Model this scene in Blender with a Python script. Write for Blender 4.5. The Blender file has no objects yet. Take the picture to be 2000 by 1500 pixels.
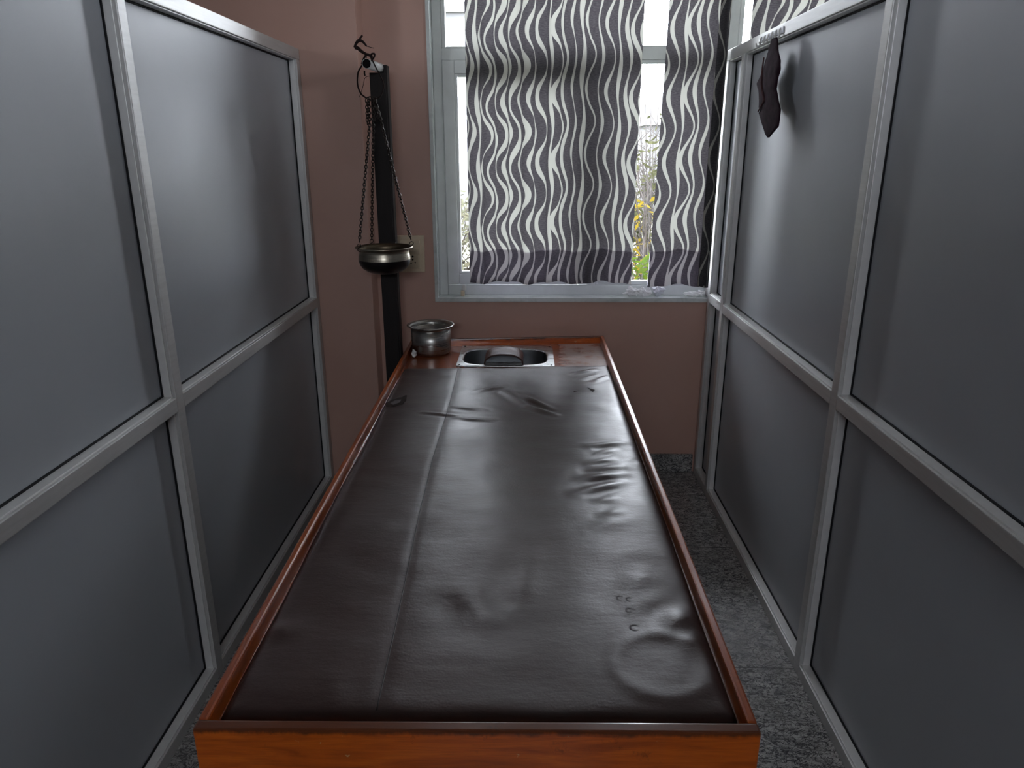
import bpy, bmesh, math, random
from mathutils import Vector, Matrix, noise
random.seed(7)
sc = bpy.context.scene
COL = sc.collection

# ------------------------------------------------------------------ camera calibration (metres, Z up, Y towards the window)
F = 1425.0
def _n(v): return v.normalized()
_vy = _n(Vector((30, -459, F)))
_vd = Vector((9, 4445, F)); _vd = _n(_vd - _vy * _vd.dot(_vy))
_vz = -_vd
_vx = _n(_vy.cross(_vz))
if _vx.x < 0: _vx = -_vx
RIGHT = Vector((_vx[0], _vy[0], _vz[0])); DOWN = Vector((_vx[1], _vy[1], _vz[1])); FWD = Vector((_vx[2], _vy[2], _vz[2]))
EYE = Vector((0, 0, 1.6))
def at(u, v, **k):
    """point seen at photo position u,v lying on a plane x=, y= or z="""
    d = RIGHT * (u - 1000) + DOWN * (v - 750) + FWD * F
    a, val = list(k.items())[0]; i = 'xyz'.index(a)
    return EYE + d * ((val - EYE[i]) / d[i])

# ------------------------------------------------------------------ object helpers
def tag(o, label=None, cat=None, group=None, kind=None):
    if label: o['label'] = label
    if cat: o['category'] = cat
    if group: o['group'] = group
    if kind: o['kind'] = kind
    return o
def empty(name, loc=(0, 0, 0), **k):
    o = bpy.data.objects.new(name, None); COL.objects.link(o); o.location = loc
    o.empty_display_size = 0.1
    return tag(o, **k)
def obj(name, bm, mat, parent=None, smooth=False, label=None, **k):
    me = bpy.data.meshes.new(name); bm.normal_update(); bm.to_mesh(me); bm.free()
    if mat: me.materials.append(mat)
    if smooth:
        for p in me.polygons: p.use_smooth = True
    o = bpy.data.objects.new(name, me); COL.objects.link(o)
    if parent:
        o.parent = parent; o.matrix_parent_inverse = Matrix.Translation(-parent.location) if parent.parent is None else Matrix.Translation(-parent.matrix_world.translation)
    if label: o['label'] = label
    return tag(o, **k)
def child_of(o, p):
    o.parent = p
def box(bm, x0, x1, y0, y1, z0, z1, bev=0.0, seg=2):
    r = bmesh.ops.create_cube(bm, size=1.0)
    vs = r['verts']
    for v in vs:
        v.co = Vector((x0 if v.co.x < 0 else x1, y0 if v.co.y < 0 else y1, z0 if v.co.z < 0 else z1))
    if bev:
        es = list({e for v in vs for e in v.link_edges})
        bmesh.ops.bevel(bm, geom=es, offset=bev, segments=seg, profile=0.6, affect='EDGES')
    return bm
def B(*a, **k): return box(bmesh.new(), *a, **k)
def hexa(bm, p, bev=0.0, seg=2):
    """box from 8 corners: bottom 4 (ccw) then top 4"""
    vs = [bm.verts.new(q) for q in p]
    for f in ((3, 2, 1, 0), (4, 5, 6, 7), (0, 1, 5, 4), (1, 2, 6, 5), (2, 3, 7, 6), (3, 0, 4, 7)):
        bm.faces.new([vs[i] for i in f])
    if bev:
        es = list({e for v in vs for e in v.link_edges})
        bmesh.ops.bevel(bm, geom=es, offset=bev, segments=seg, profile=0.6, affect='EDGES')
    return bm
def tube(bm, pts, rad, seg=8, closed=False, cap=True):
    pts = [Vector(p) for p in pts]; n = len(pts)
    rr = rad if isinstance(rad, (list, tuple)) else [rad] * n
    rings = []; up = None
    for i, p in enumerate(pts):
        a = pts[(i - 1) % n] if (closed or i > 0) else p
        b = pts[(i + 1) % n] if (closed or i < n - 1) else p
        t = (b - a).normalized()
        if up is None:
            up = Vector((0, 0, 1)) if abs(t.z) < 0.9 else Vector((1, 0, 0))
        s = t.cross(up)
        if s.length < 1e-6: s = t.cross(Vector((0.3, 1, 0.2)))
        s.normalize(); up2 = s.cross(t).normalized(); up = up2
        rings.append([bm.verts.new(p + (s * math.cos(6.28318 * j / seg) + up2 * math.sin(6.28318 * j / seg)) * rr[i]) for j in range(seg)])
    m = n if closed else n - 1
    for i in range(m):
        A, C = rings[i], rings[(i + 1) % n]
        for j in range(seg):
            bm.faces.new((A[j], A[(j + 1) % seg], C[(j + 1) % seg], C[j]))
    if cap and not closed:
        bm.faces.new(rings[0][::-1]); bm.faces.new(rings[-1])
    return bm
def lathe(bm, prof, c=(0, 0, 0), seg=48, axis='z'):
    """prof = list of (r, h); r=0 closes"""
    rings = []
    for r, h in prof:
        if r < 1e-6:
            rings.append([bm.verts.new((0, 0, h))])
        else:
            rings.append([bm.verts.new((r * math.cos(6.28318 * j / seg), r * math.sin(6.28318 * j / seg), h)) for j in range(seg)])
    fs = []
    for A, C in zip(rings, rings[1:]):
        if len(A) == 1 and len(C) == 1: continue
        for j in range(seg):
            k = (j + 1) % seg
            if len(A) == 1: bm.faces.new((A[0], C[k], C[j]))
            elif len(C) == 1: bm.faces.new((A[j], A[k], C[0]))
            else: bm.faces.new((A[j], A[k], C[k], C[j]))
    for R in rings:
        for v in R:
            if axis == 'y': v.co = Vector((v.co.x, v.co.z, v.co.y))
            v.co += Vector(c)
    return bm
def smooth_path(P, n=8):
    P = [Vector(p) for p in P]; out = []
    for i in range(len(P) - 1):
        p0 = P[max(i - 1, 0)]; p1 = P[i]; p2 = P[i + 1]; p3 = P[min(i + 2, len(P) - 1)]
        for j in range(n):
            t = j / n
            out.append(0.5 * ((2 * p1) + (p2 - p0) * t + (2 * p0 - 5 * p1 + 4 * p2 - p3) * t * t + (3 * p1 - p0 - 3 * p2 + p3) * t ** 3))
    out.append(P[-1]); return out

# ------------------------------------------------------------------ materials
class NT:
    def __init__(s, name):
        s.m = bpy.data.materials.new(name); s.m.use_nodes = True
        s.t = s.m.node_tree; s.t.nodes.clear()
        s.out = s.t.nodes.new('ShaderNodeOutputMaterial')
    def n(s, typ, **k):
        nd = s.t.nodes.new(typ)
        for a, b in k.items():
            if a.startswith('i_'):
                key = a[2:]; key = int(key) if key.isdigit() else key.replace('_', ' ')
                s.set(nd, key, b)
            else: setattr(nd, a, b)
        return nd
    def set(s, nd, key, v):
        sock = nd.inputs[key]
        if isinstance(v, bpy.types.NodeSocket): s.t.links.new(v, sock)
        elif isinstance(v, bpy.types.Node): s.t.links.new(v.outputs[0], sock)
        else: sock.default_value = v
    def math(s, op, a, b=None, c=None):
        nd = s.t.nodes.new('ShaderNodeMath'); nd.operation = op
        for i, v in enumerate((a, b, c)):
            if v is not None: s.set(nd, i, v)
        return nd.outputs[0]
    def ramp(s, fac, stops):
        nd = s.t.nodes.new('ShaderNodeValToRGB'); cr = nd.color_ramp
        while len(cr.elements) < len(stops): cr.elements.new(0.5)
        for e, (p, c) in zip(cr.elements, stops):
            e.position = p; e.color = (*c, 1) if len(c) == 3 else c
        s.set(nd, 'Fac', fac); return nd.outputs['Color']
    def coord(s, scale=(1, 1, 1), which='Object'):
        tc = s.t.nodes.new('ShaderNodeTexCoord'); mp = s.t.nodes.new('ShaderNodeMapping')
        s.t.links.new(tc.outputs[which], mp.inputs['Vector']); mp.inputs['Scale'].default_value = scale
        return mp.outputs[0]
    def noise(s, vec, scale, detail=4, rough=0.55, dist=0.0):
        nd = s.t.nodes.new('ShaderNodeTexNoise'); s.set(nd, 'Vector', vec)
        nd.inputs['Scale'].default_value = scale; nd.inputs['Detail'].default_value = detail
        nd.inputs['Roughness'].default_value = rough; nd.inputs['Distortion'].default_value = dist
        return nd.outputs['Fac']
    def mixc(s, fac, a, b, blend='MIX'):
        nd = s.t.nodes.new('ShaderNodeMix'); nd.data_type = 'RGBA'; nd.blend_type = blend
        s.set(nd, 0, fac)
        for i, v in ((6, a), (7, b)):
            if isinstance(v, tuple) and len(v) == 3: v = (*v, 1)
            s.set(nd, i, v)
        return nd.outputs[2]
    def bump(s, h, strength=0.2, dist=0.002):
        nd = s.t.nodes.new('ShaderNodeBump'); s.set(nd, 'Height', h)
        nd.inputs['Strength'].default_value = strength; nd.inputs['Distance'].default_value = dist
        return nd.outputs[0]
    def bsdf(s, **k):
        nd = s.t.nodes.new('ShaderNodeBsdfPrincipled')
        for a, v in k.items():
            key = a.replace('_', ' ')
            if isinstance(v, tuple) and len(v) == 3: v = (*v, 1)
            s.set(nd, key, v)
        return nd
    def done(s, sh, disp=None):
        s.t.links.new(sh if isinstance(sh, bpy.types.NodeSocket) else sh.outputs[0], s.out.inputs['Surface'])
        return s.m
def plain(name, col, rough=0.5, metal=0.0, spec=0.5, var=0.12, scale=30, bump=0.0, bscale=200):
    t = NT(name); v = t.coord()
    nz = t.noise(v, scale, 4)
    dark = tuple(c * (1 - var) for c in col); lite = tuple(min(1, c * (1 + var)) for c in col)
    c = t.ramp(nz, [(0.3, dark), (0.7, lite)])
    k = {}
    if bump: k['Normal'] = t.bump(t.noise(v, bscale, 3), bump, 0.001)
    return t.done(t.bsdf(Base_Color=c, Roughness=rough, Metallic=metal, Specular_IOR_Level=spec, **k))

M = {}
# painted wall
def wall_mat():
    t = NT('pink_paint'); v = t.coord()
    a = t.noise(v, 2.2, 6, 0.6); b = t.noise(v, 60, 3)
    c = t.ramp(a, [(0.25, (0.52, 0.325, 0.265)), (0.75, (0.575, 0.375, 0.31))])
    c = t.mixc(t.ramp(t.noise(v, 9, 8, 0.7), [(0.62, (0, 0, 0)), (0.8, (0.35, 0.35, 0.35))]), c, (0.36, 0.25, 0.21))
    return t.done(t.bsdf(Base_Color=c, Roughness=0.42, Specular_IOR_Level=0.35, Normal=t.bump(b, 0.12, 0.001)))
M['wall'] = wall_mat()
M['ceiling'] = plain('ceiling_paint', (0.86, 0.85, 0.82), 0.8)
def panel_mat():
    t = NT('panel_laminate'); v = t.coord()
    a = t.noise(v, 1.6, 4, 0.6)
    c = t.ramp(a, [(0.3, (0.345, 0.367, 0.395)), (0.7, (0.38, 0.402, 0.43))])
    fine = t.noise(t.coord((1, 1, 1)), 420, 2)
    c = t.mixc(t.ramp(t.noise(v, 14, 10, 0.75), [(0.72, (0, 0, 0)), (0.9, (0.12, 0.12, 0.12))]), c, (0.17, 0.17, 0.17))
    r = t.ramp(t.noise(v, 5, 5), [(0.3, (0.36,) * 3), (0.7, (0.42,) * 3)])
    return t.done(t.bsdf(Base_Color=c, Roughness=r, Specular_IOR_Level=0.45, Normal=t.bump(fine, 0.05, 0.0004)))
M['panel'] = panel_mat()
def alu_mat():
    t = NT('anodised_aluminium'); v = t.coord()
    a = t.noise(t.coord((40, 3, 40)), 3, 4)
    c = t.ramp(a, [(0.3, (0.54, 0.54, 0.53)), (0.7, (0.60, 0.60, 0.59))])
    c = t.mixc(t.ramp(t.noise(v, 24, 9, 0.8), [(0.68, (0, 0, 0)), (0.8, (0.6, 0.6, 0.6))]), c, (0.16, 0.13, 0.11))
    return t.done(t.bsdf(Base_Color=c, Roughness=0.45, Metallic=0.45, Specular_IOR_Level=0.5))
M['alu'] = alu_mat()
M['alu_bead_lit'] = plain('lit_aluminium_bead', (0.74, 0.74, 0.73), 0.4, metal=0.3, var=0.05)  # lighter aluminium: light on the rail ledges put into the bead colour
M['gasket'] = plain('black_rubber', (0.010, 0.010, 0.012), 0.6, spec=0.2)
M['upvc'] = plain('white_upvc', (0.58, 0.61, 0.60), 0.35, var=0.06, scale=12)
M['marble'] = (lambda t: t.done(t.bsdf(Base_Color=t.ramp(t.noise(t.coord(), 9, 8, 0.65, 1.5), [(0.3, (0.47, 0.52, 0.50)), (0.55, (0.62, 0.66, 0.64)), (0.8, (0.55, 0.58, 0.57))]), Roughness=0.25)))(NT('white_marble'))
def granite():
    t = NT('granite_floor'); v = t.coord()
    mp = t.n('ShaderNodeMapping'); t.set(mp, 'Vector', v); mp.inputs['Scale'].default_value = (0.72, 1.35, 1); mp.inputs['Rotation'].default_value = (0, 0, 0.5)
    q = mp.outputs[0]
    n1 = t.noise(q, 42, 3, 0.55, 0.6); n2 = t.noise(q, 75, 3, 0.6, 0.8); n3 = t.noise(q, 26, 4, 0.6)
    body = t.ramp(n3, [(0.30, (0.20, 0.20, 0.20)), (0.50, (0.40, 0.395, 0.385)), (0.72, (0.58, 0.57, 0.55))])
    l1 = t.math('ABSOLUTE', t.math('SUBTRACT', n1, 0.5)); l2 = t.math('ABSOLUTE', t.math('SUBTRACT', n2, 0.47))
    ln = t.math('MINIMUM', t.math('MULTIPLY', l1, 1.0), t.math('MULTIPLY', l2, 1.3))
    c = t.mixc(t.ramp(ln, [(0.012, (1, 1, 1)), (0.045, (0, 0, 0))]), body, (0.035, 0.036, 0.042))
    c = t.mixc(t.ramp(n2, [(0.60, (0, 0, 0)), (0.66, (1, 1, 1))]), c, (0.05, 0.05, 0.055))
    c = t.mixc(t.ramp(t.noise(v, 7, 3), [(0.35, (0, 0, 0)), (0.7, (0.3, 0.3, 0.3))]), c, (0.20, 0.18, 0.16))
    sx = t.n('ShaderNodeSeparateXYZ'); t.set(sx, 0, v)
    fr = t.math('FRACT', t.math('DIVIDE', t.math('ADD', sx.outputs[1], 7.77), 0.75)); jn = t.math('LESS_THAN', fr, 0.004)
    c = t.mixc(jn, c, (0.03, 0.03, 0.03))
    return t.done(t.bsdf(Base_Color=c, Roughness=0.22, Specular_IOR_Level=0.5))
M['granite'] = granite()
def wood(name, lo, mid, hi, rough=0.28, axis=(0.9, 9, 9), coat=0.25, wear=True, edge=None):
    t = NT(name); v = t.coord(axis)
    a = t.noise(v, 5, 6, 0.6, 1.0)
    c = t.ramp(a, [(0.25, lo), (0.52, mid), (0.8, hi)])
    g = t.noise(t.coord((axis[0] * 4, axis[1] * 14, axis[2] * 14)), 6, 4)
    c = t.mixc(t.ramp(g, [(0.45, (0, 0, 0)), (0.75, (0.5, 0.5, 0.5))]), c, lo)
    if wear:
        vv = t.coord()
        c = t.mixc(t.ramp(t.noise(vv, 16, 8, 0.75), [(0.60, (0, 0, 0)), (0.70, (0.75, 0.75, 0.75))]), c, (0.03, 0.013, 0.008))
        c = t.mixc(t.ramp(t.noise(vv, 38, 5, 0.7), [(0.69, (0, 0, 0)), (0.715, (0.9, 0.9, 0.9))]), c, (0.55, 0.38, 0.20))
    if edge:
        sp = t.n('ShaderNodeSeparateXYZ'); t.set(sp, 0, t.coord())
        zz = t.math('MULTIPLY_ADD', t.noise(t.coord((3, 3, 1)), 9, 6, 0.7), 0.022, sp.outputs[2])
        c = t.mixc(t.ramp(t.math('MULTIPLY', t.math('SUBTRACT', zz, edge - 0.02), 25.0), [(0.45, (0, 0, 0)), (0.62, (0.85, 0.85, 0.85))]), c, (0.05, 0.018, 0.008))
    return t.done(t.bsdf(Base_Color=c, Roughness=rough, Coat_Weight=coat, Coat_Roughness=0.15))
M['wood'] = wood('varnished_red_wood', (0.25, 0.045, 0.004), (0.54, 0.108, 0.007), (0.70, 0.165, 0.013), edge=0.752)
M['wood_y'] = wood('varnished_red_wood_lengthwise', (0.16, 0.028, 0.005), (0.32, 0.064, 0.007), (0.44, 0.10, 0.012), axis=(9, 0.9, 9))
M['wood_top'] = wood('varnished_table_top', (0.15, 0.03, 0.010), (0.27, 0.062, 0.018), (0.36, 0.095, 0.03), rough=0.22, coat=0.6)
def residue(m):      # dried pale film left by water and oil on one side of the table top
    nt = m.node_tree; b = [n for n in nt.nodes if n.type == 'BSDF_PRINCIPLED'][0]
    t = NT.__new__(NT); t.m = m; t.t = nt
    old = b.inputs['Base Color'].links[0].from_socket
    sp = t.n('ShaderNodeSeparateXYZ'); t.set(sp, 0, t.coord())
    nz = t.noise(t.coord((1, 1.6, 1)), 13, 6, 0.65)
    side = t.n('ShaderNodeMapRange'); t.set(side, 0, sp.outputs[0]); side.inputs[1].default_value = 0.02; side.inputs[2].default_value = 0.2
    mask = t.ramp(t.math('MULTIPLY', t.math('ADD', nz, 0.22), side.outputs[0]), [(0.50, (0, 0, 0)), (0.70, (0.8, 0.8, 0.8))])
    left = t.ramp(t.noise(t.coord(), 24, 6, 0.7), [(0.60, (0, 0, 0)), (0.70, (0.7, 0.7, 0.7))])
    c = t.mixc(left, old, (0.05, 0.015, 0.010))
    c = t.mixc(mask, c, (0.52, 0.45, 0.42))
    nt.links.new(c, b.inputs['Base Color'])
residue(M['wood_top'])
M['dark_wood'] = wood('dark_stained_pole', (0.004, 0.002, 0.002), (0.007, 0.0035, 0.003), (0.012, 0.006, 0.005), rough=0.7, axis=(14, 14, 0.8), coat=0.0, wear=False)
def leather(name='brown_leatherette', k=1.0):
    t = NT(name); v = t.coord()
    a = t.noise(v, 3.0, 7, 0.65)
    c = t.ramp(a, [(0.25, (0.028 * k, 0.0135 * k, 0.0115 * k)), (0.75, (0.048 * k, 0.025 * k, 0.022 * k))])
    # scuffed pale streaks along the width
    s = t.noise(t.coord((1.2, 14, 1)), 7, 6, 0.7)
    c = t.mixc(t.ramp(s, [(0.55, (0, 0, 0)), (0.85, (0.35, 0.35, 0.35))]), c, (0.066, 0.048, 0.043))
    r = t.ramp(t.noise(v, 4.5, 6, 0.6), [(0.25, (0.30,) * 3), (0.75, (0.44,) * 3)])
    grain = t.noise(v, 230, 3, 0.6)
    mid = t.noise(t.coord((1, 2.2, 1)), 22, 4, 0.6)
    h = t.math('MULTIPLY_ADD', mid, 3.0, grain)
    return t.done(t.bsdf(Base_Color=c, Roughness=r, Specular_IOR_Level=0.36, Normal=t.bump(h, 0.22, 0.0012)))
M['leather'] = leather(); M['leather_pale'] = leather('grey_leatherette', 2.2)
M['lining'] = plain('grey_lining', (0.22, 0.22, 0.22), 0.7, var=0.2)
M['peel'] = plain('peeled_backing', (0.016, 0.007, 0.005), 0.8, spec=0.1, var=0.4, scale=90)
M['peel_pale'] = plain('peeled_pale', (0.075, 0.06, 0.06), 0.7, spec=0.2, var=0.3, scale=70)
M['seam'] = plain('seam_thread', (0.012, 0.009, 0.009), 0.5)
def steel(name, col=(0.55, 0.54, 0.52), rough=0.25, ring=True):
    t = NT(name); v = t.coord((1, 1, 60) if ring else (3, 40, 40))
    r = t.ramp(t.noise(v, 6, 4), [(0.3, (rough * 0.8,) * 3), (0.7, (rough * 1.25,) * 3)])
    c = t.ramp(t.noise(t.coord(), 18, 6), [(0.3, tuple(x * 0.82 for x in col)), (0.7, col)])
    return t.done(t.bsdf(Base_Color=c, Roughness=r, Metallic=1.0))
M['steel'] = steel('stainless_steel', (0.46, 0.45, 0.43), 0.30)
M['basin'] = steel('shaded_basin_steel', (0.20, 0.21, 0.22), 0.42, False)  # shade inside the hollow put into a darker copy of the steel
M['steel_plate'] = steel('steel_sink_plate', (0.58, 0.60, 0.60), 0.3, False)
M['bronze'] = steel('dull_bronze_steel', (0.42, 0.38, 0.31), 0.3)
M['bronze_dark'] = steel('dark_brown_bronze', (0.16, 0.125, 0.085), 0.42)  # inside of the bowl, darker and rougher than its wall
M['base_black'] = plain('bowl_base_black', (0.006, 0.005, 0.006), 0.28, spec=0.4)  # plain black for the bowl below its level edge
M['chain'] = plain('dark_iron_chain', (0.035, 0.026, 0.022), 0.38, metal=0.8, var=0.3)
M['rope'] = plain('dark_cord', (0.02, 0.012, 0.011), 0.85, spec=0.15, var=0.4, scale=150, bump=0.6, bscale=500)
M['white_plastic'] = plain('white_plastic', (0.62, 0.62, 0.60), 0.4)
M['black'] = plain('black_hollow', (0.006, 0.006, 0.006), 0.7, spec=0.1)
M['cream_plastic'] = plain('cream_plastic', (0.66, 0.55, 0.40), 0.38, var=0.06)
M['cream_inset'] = plain('cream_inset', (0.58, 0.49, 0.35), 0.35, var=0.06)
M['maroon'] = plain('dark_maroon_cloth', (0.022, 0.010, 0.016), 0.9, spec=0.1, var=0.35, scale=40, bump=0.5, bscale=700)
M['maroon_edge'] = plain('lighter_maroon_edge', (0.085, 0.045, 0.048), 0.9, spec=0.1, var=0.3)  # fold edge, lighter than the rest of the cloth
M['paper'] = plain('white_tissue', (0.86, 0.87, 0.86), 0.85, spec=0.2, var=0.04)
M['clear_plastic'] = plain('milky_plastic_bag', (0.66, 0.68, 0.72), 0.4, var=0.08)
def glass():
    t = NT('window_glass')
    fr = t.n('ShaderNodeFresnel'); fr.inputs['IOR'].default_value = 1.45
    a = t.n('ShaderNodeBsdfTransparent'); a.inputs['Color'].default_value = (0.92, 0.93, 0.94, 1)
    g = t.n('ShaderNodeBsdfGlossy'); g.inputs['Roughness'].default_value = 0.02
    mx = t.n('ShaderNodeMixShader'); t.set(mx, 0, fr.outputs[0]); t.set(mx, 1, a.outputs[0]); t.set(mx, 2, g.outputs[0])
    return t.done(mx)
M['glass'] = glass()
# wave-striped curtain cloth: u = metres along the cloth, v = height in metres
def curtain_mat():
    t = NT('wave_striped_curtain')
    uv = t.n('ShaderNodeUVMap'); sp = t.n('ShaderNodeSeparateXYZ'); t.set(sp, 0, uv.outputs[0])
    u, v = sp.outputs[0], sp.outputs[1]
    rnd = random.Random(21)
    lam = 0.272; w = 6.28318 / lam
    vv = t.math('MULTIPLY', v, w)
    wob = t.math('MULTIPLY_ADD', t.math('SINE', t.math('MULTIPLY', v, 3.1)), 0.006, u)
    acc = None; x = -0.02; ph = 0.4; k = 0
    while x < 1.02:
        ph += rnd.uniform(-0.5, 0.42)
        A = rnd.choice((0.006, 0.013, 0.017, 0.020, 0.022, 0.025)); hw = rnd.uniform(0.0048, 0.0076); ps = ph + rnd.choice((0, 1.57, 3.14, -1.57)) + rnd.uniform(-.4, .4)
        s = t.math('SINE', t.math('ADD', vv, ph))
        c = t.math('MULTIPLY_ADD', s, A, x)
        d = t.math('ABSOLUTE', t.math('SUBTRACT', wob, c))
        s2 = t.math('SINE', t.math('ADD', vv, ps))
        ww = t.math('MULTIPLY_ADD', s2, hw * 0.45, hw)
        m = t.math('LESS_THAN', d, ww)
        acc = m if acc is None else t.math('MAXIMUM', acc, m)
        x += rnd.choice((0.030, 0.036, 0.040, 0.045)); k += 1
    tx = t.n('ShaderNodeTexNoise'); mp = t.n('ShaderNodeMapping'); t.set(mp, 'Vector', uv.outputs[0]); mp.inputs['Scale'].default_value = (90, 260, 1)
    t.set(tx, 'Vector', mp.outputs[0]); tx.inputs['Scale'].default_value = 1.0; tx.inputs['Detail'].default_value = 4
    grey = t.ramp(tx.outputs['Fac'], [(0.3, (0.085, 0.083, 0.092)), (0.7, (0.16, 0.155, 0.16))])
    cream = (0.66, 0.65, 0.58)
    cd = t.mixc(acc, grey, cream)
    gt = t.ramp(tx.outputs['Fac'], [(0.3, (0.023, 0.021, 0.024)), (0.7, (0.043, 0.039, 0.041))])
    ct = t.mixc(acc, gt, (0.205, 0.205, 0.182))
    nb = t.bump(tx.outputs['Fac'], 0.25, 0.001)
    df = t.n('ShaderNodeBsdfDiffuse'); t.set(df, 'Color', cd); t.set(df, 'Normal', nb)
    tl = t.n('ShaderNodeBsdfTranslucent'); t.set(tl, 'Color', ct)
    mx = t.n('ShaderNodeMixShader'); mx.inputs[0].default_value = 0.5
    t.set(mx, 1, df.outputs[0]); t.set(mx, 2, tl.outputs[0])
    return t.done(mx)
M['curtain'] = curtain_mat()
def hem_mat():
    t = NT('thin_hem_lining'); c = t.ramp(t.noise(t.coord(), 60, 3), [(0.3, (0.50, 0.46, 0.56)), (0.7, (0.62, 0.57, 0.66))])
    df = t.n('ShaderNodeBsdfDiffuse'); t.set(df, 'Color', c); tl = t.n('ShaderNodeBsdfTranslucent'); t.set(tl, 'Color', c)
    mx = t.n('ShaderNodeMixShader'); mx.inputs[0].default_value = 0.78; t.set(mx, 1, df.outputs[0]); t.set(mx, 2, tl.outputs[0])
    return t.done(mx)
M['hem'] = hem_mat()
def leafmat(name, a, b):
    t = NT(name)
    c = t.ramp(t.noise(t.coord(), 9, 2), [(0.35, a), (0.65, b)])
    df = t.n('ShaderNodeBsdfDiffuse'); t.set(df, 'Color', c)
    tl = t.n('ShaderNodeBsdfTranslucent'); t.set(tl, 'Color', c)
    mx = t.n('ShaderNodeMixShader'); mx.inputs[0].default_value = 0.4; t.set(mx, 1, df.outputs[0]); t.set(mx, 2, tl.outputs[0])
    return t.done(mx)
M['leaf_green'] = leafmat('bright_leaves', (0.016, 0.036, 0.004), (0.040, 0.056, 0.007))
M['leaf_pale'] = leafmat('pale_leaves', (0.020, 0.022, 0.010), (0.042, 0.042, 0.022))
M['leaf_washed_out'] = leafmat('washed_out_leaves', (0.05, 0.052, 0.035), (0.09, 0.088, 0.06))  # washed-out outdoor light put into a paler leaf colour
M['leaf_yellow'] = leafmat('yellow_leaves', (0.09, 0.065, 0.008), (0.11, 0.08, 0.012))
M['twig'] = plain('grey_twig', (0.026, 0.021, 0.018), 0.9)
M['ground'] = plain('dry_ground', (0.10, 0.10, 0.065), 0.95, var=0.3, scale=3)
M['render_wall'] = plain('pale_render', (0.075, 0.075, 0.077), 0.9, var=0.08, scale=2)
M['grey_window'] = plain('grey_window', (0.07, 0.075, 0.085), 0.5)

# ------------------------------------------------------------------ the shell
YW = 3.5; XL = -0.973; XR = 0.868; WT = 2.75; WX0 = -0.445; WX1 = 2.3; SILL = 0.915
obj('floor', B(-3.4, 3.4, -2.6, 3.72, -0.12, 0.0), M['granite'], kind='structure')
obj('ceiling', B(-3.5, 3.5, -2.7, 3.72, 3.0, 3.1), M['ceiling'], kind='structure')
bm = bmesh.new()
box(bm, -3.5, WX0, YW, 3.72, 0, 3.0)
box(bm, WX0, WX1, YW, 3.72, 0, 0.893)
box(bm, WX0, WX1, YW, 3.72, WT + 0.015, 3.0)
box(bm, WX1, 3.5, YW, 3.72, 0, 3.0)
box(bm, -3.5, -0.722, 3.37, YW + 0.02, 0, 3.0, bev=0.004)
obj('wall_back', bm, M['wall'], kind='structure')
for nm, xa, xb in (('wall_west', -3.55, -3.4), ('wall_east', 3.4, 3.55)):  # side walls, each with an opening added for fill light
    bm = bmesh.new()
    box(bm, xa, xb, -2.7, 0.7, 0, 3.0); box(bm, xa, xb, 1.4, 3.6, 0, 3.0); box(bm, xa, xb, 0.7, 1.4, 0, 2.0); box(bm, xa, xb, 0.7, 1.4, 2.85, 3.0)
    obj(nm, bm, M['wall'], kind='structure')
bm = bmesh.new()      # the wall behind the viewer, with an opening added for fill light
box(bm, -3.4, -0.75, -2.7, -2.55, 0, 3.0); box(bm, 0.75, 3.4, -2.7, -2.55, 0, 3.0); box(bm, -0.75, 0.75, -2.7, -2.55, 0, 2.22); box(bm, -0.75, 0.75, -2.7, -2.55, 2.6, 3.0)
obj('wall_front', bm, M['wall'], kind='structure')
bm = bmesh.new(); box(bm, -0.70, 0.86, 3.486, 3.502, 0, 0.098, bev=0.002)
obj('baseboard_back', bm, M['granite'], kind='structure')

# marble lining of the window opening
bm = bmesh.new()
box(bm, WX0, -0.428, 3.492, 3.66, SILL - 0.02, WT + 0.015, bev=0.002)
box(bm, WX0, WX1, 3.488, 3.66, SILL - 0.022, SILL, bev=0.003)
box(bm, WX0, WX1, 3.492, 3.66, WT, WT + 0.015, bev=0.002)
obj('trim_1', bm, M['marble'], kind='structure')

# ------------------------------------------------------------------ windows
def rect_frame(bm, x0, x1, z0, z1, wl, wr, wb, wt, y0, y1, bev=0.004):
    box(bm, x0, x0 + wl, y0, y1, z0, z1, bev); box(bm, x1 - wr, x1, y0, y1, z0, z1, bev)
    box(bm, x0 + wl, x1 - wr, y0, y1, z0, z0 + wb, bev); box(bm, x0 + wl, x1 - wr, y0, y1, z1 - wt, z1, bev)
win = empty('window_1', (0.22, 3.58, SILL), kind='structure')
bm = bmesh.new()
rect_frame(bm, -0.428, 0.93, SILL, WT, 0.042, 0.05, 0.050, 0.05, 3.56, 3.63)
box(bm, -0.39, 0.885, 3.56, 3.63, 1.980, 2.030, 0.004)
box(bm, 0.295, 0.335, 3.565, 3.63, 0.96, 1.985, 0.004)
obj('window_frame', bm, M['upvc'], win)
bm = bmesh.new(); rect_frame(bm, -0.386, 0.304, 0.968, 1.98, 0.055, 0.055, 0.052, 0.056, 3.552, 3.60)
s = obj('sash', bm, M['upvc'], win)
bm = bmesh.new(); rect_frame(bm, -0.331, 0.249, 1.02, 1.924, 0.013, 0.013, 0.012, 0.013, 3.558, 3.59, 0.003)
obj('glazing_bead', bm, M['upvc'], s)
obj('pane', B(-0.322, 0.24, 3.583, 3.587, 1.028, 1.916), M['glass'], s)
bm = bmesh.new(); rect_frame(bm, 0.335, 0.88, 0.965, 1.98, 0.014, 0.014, 0.02, 0.016, 3.566, 3.60, 0.003)
s = obj('glazing_bead', bm, M['upvc'], win)
obj('pane', B(0.345, 0.87, 3.583, 3.587, 0.98, 1.968), M['glass'], s)
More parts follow.
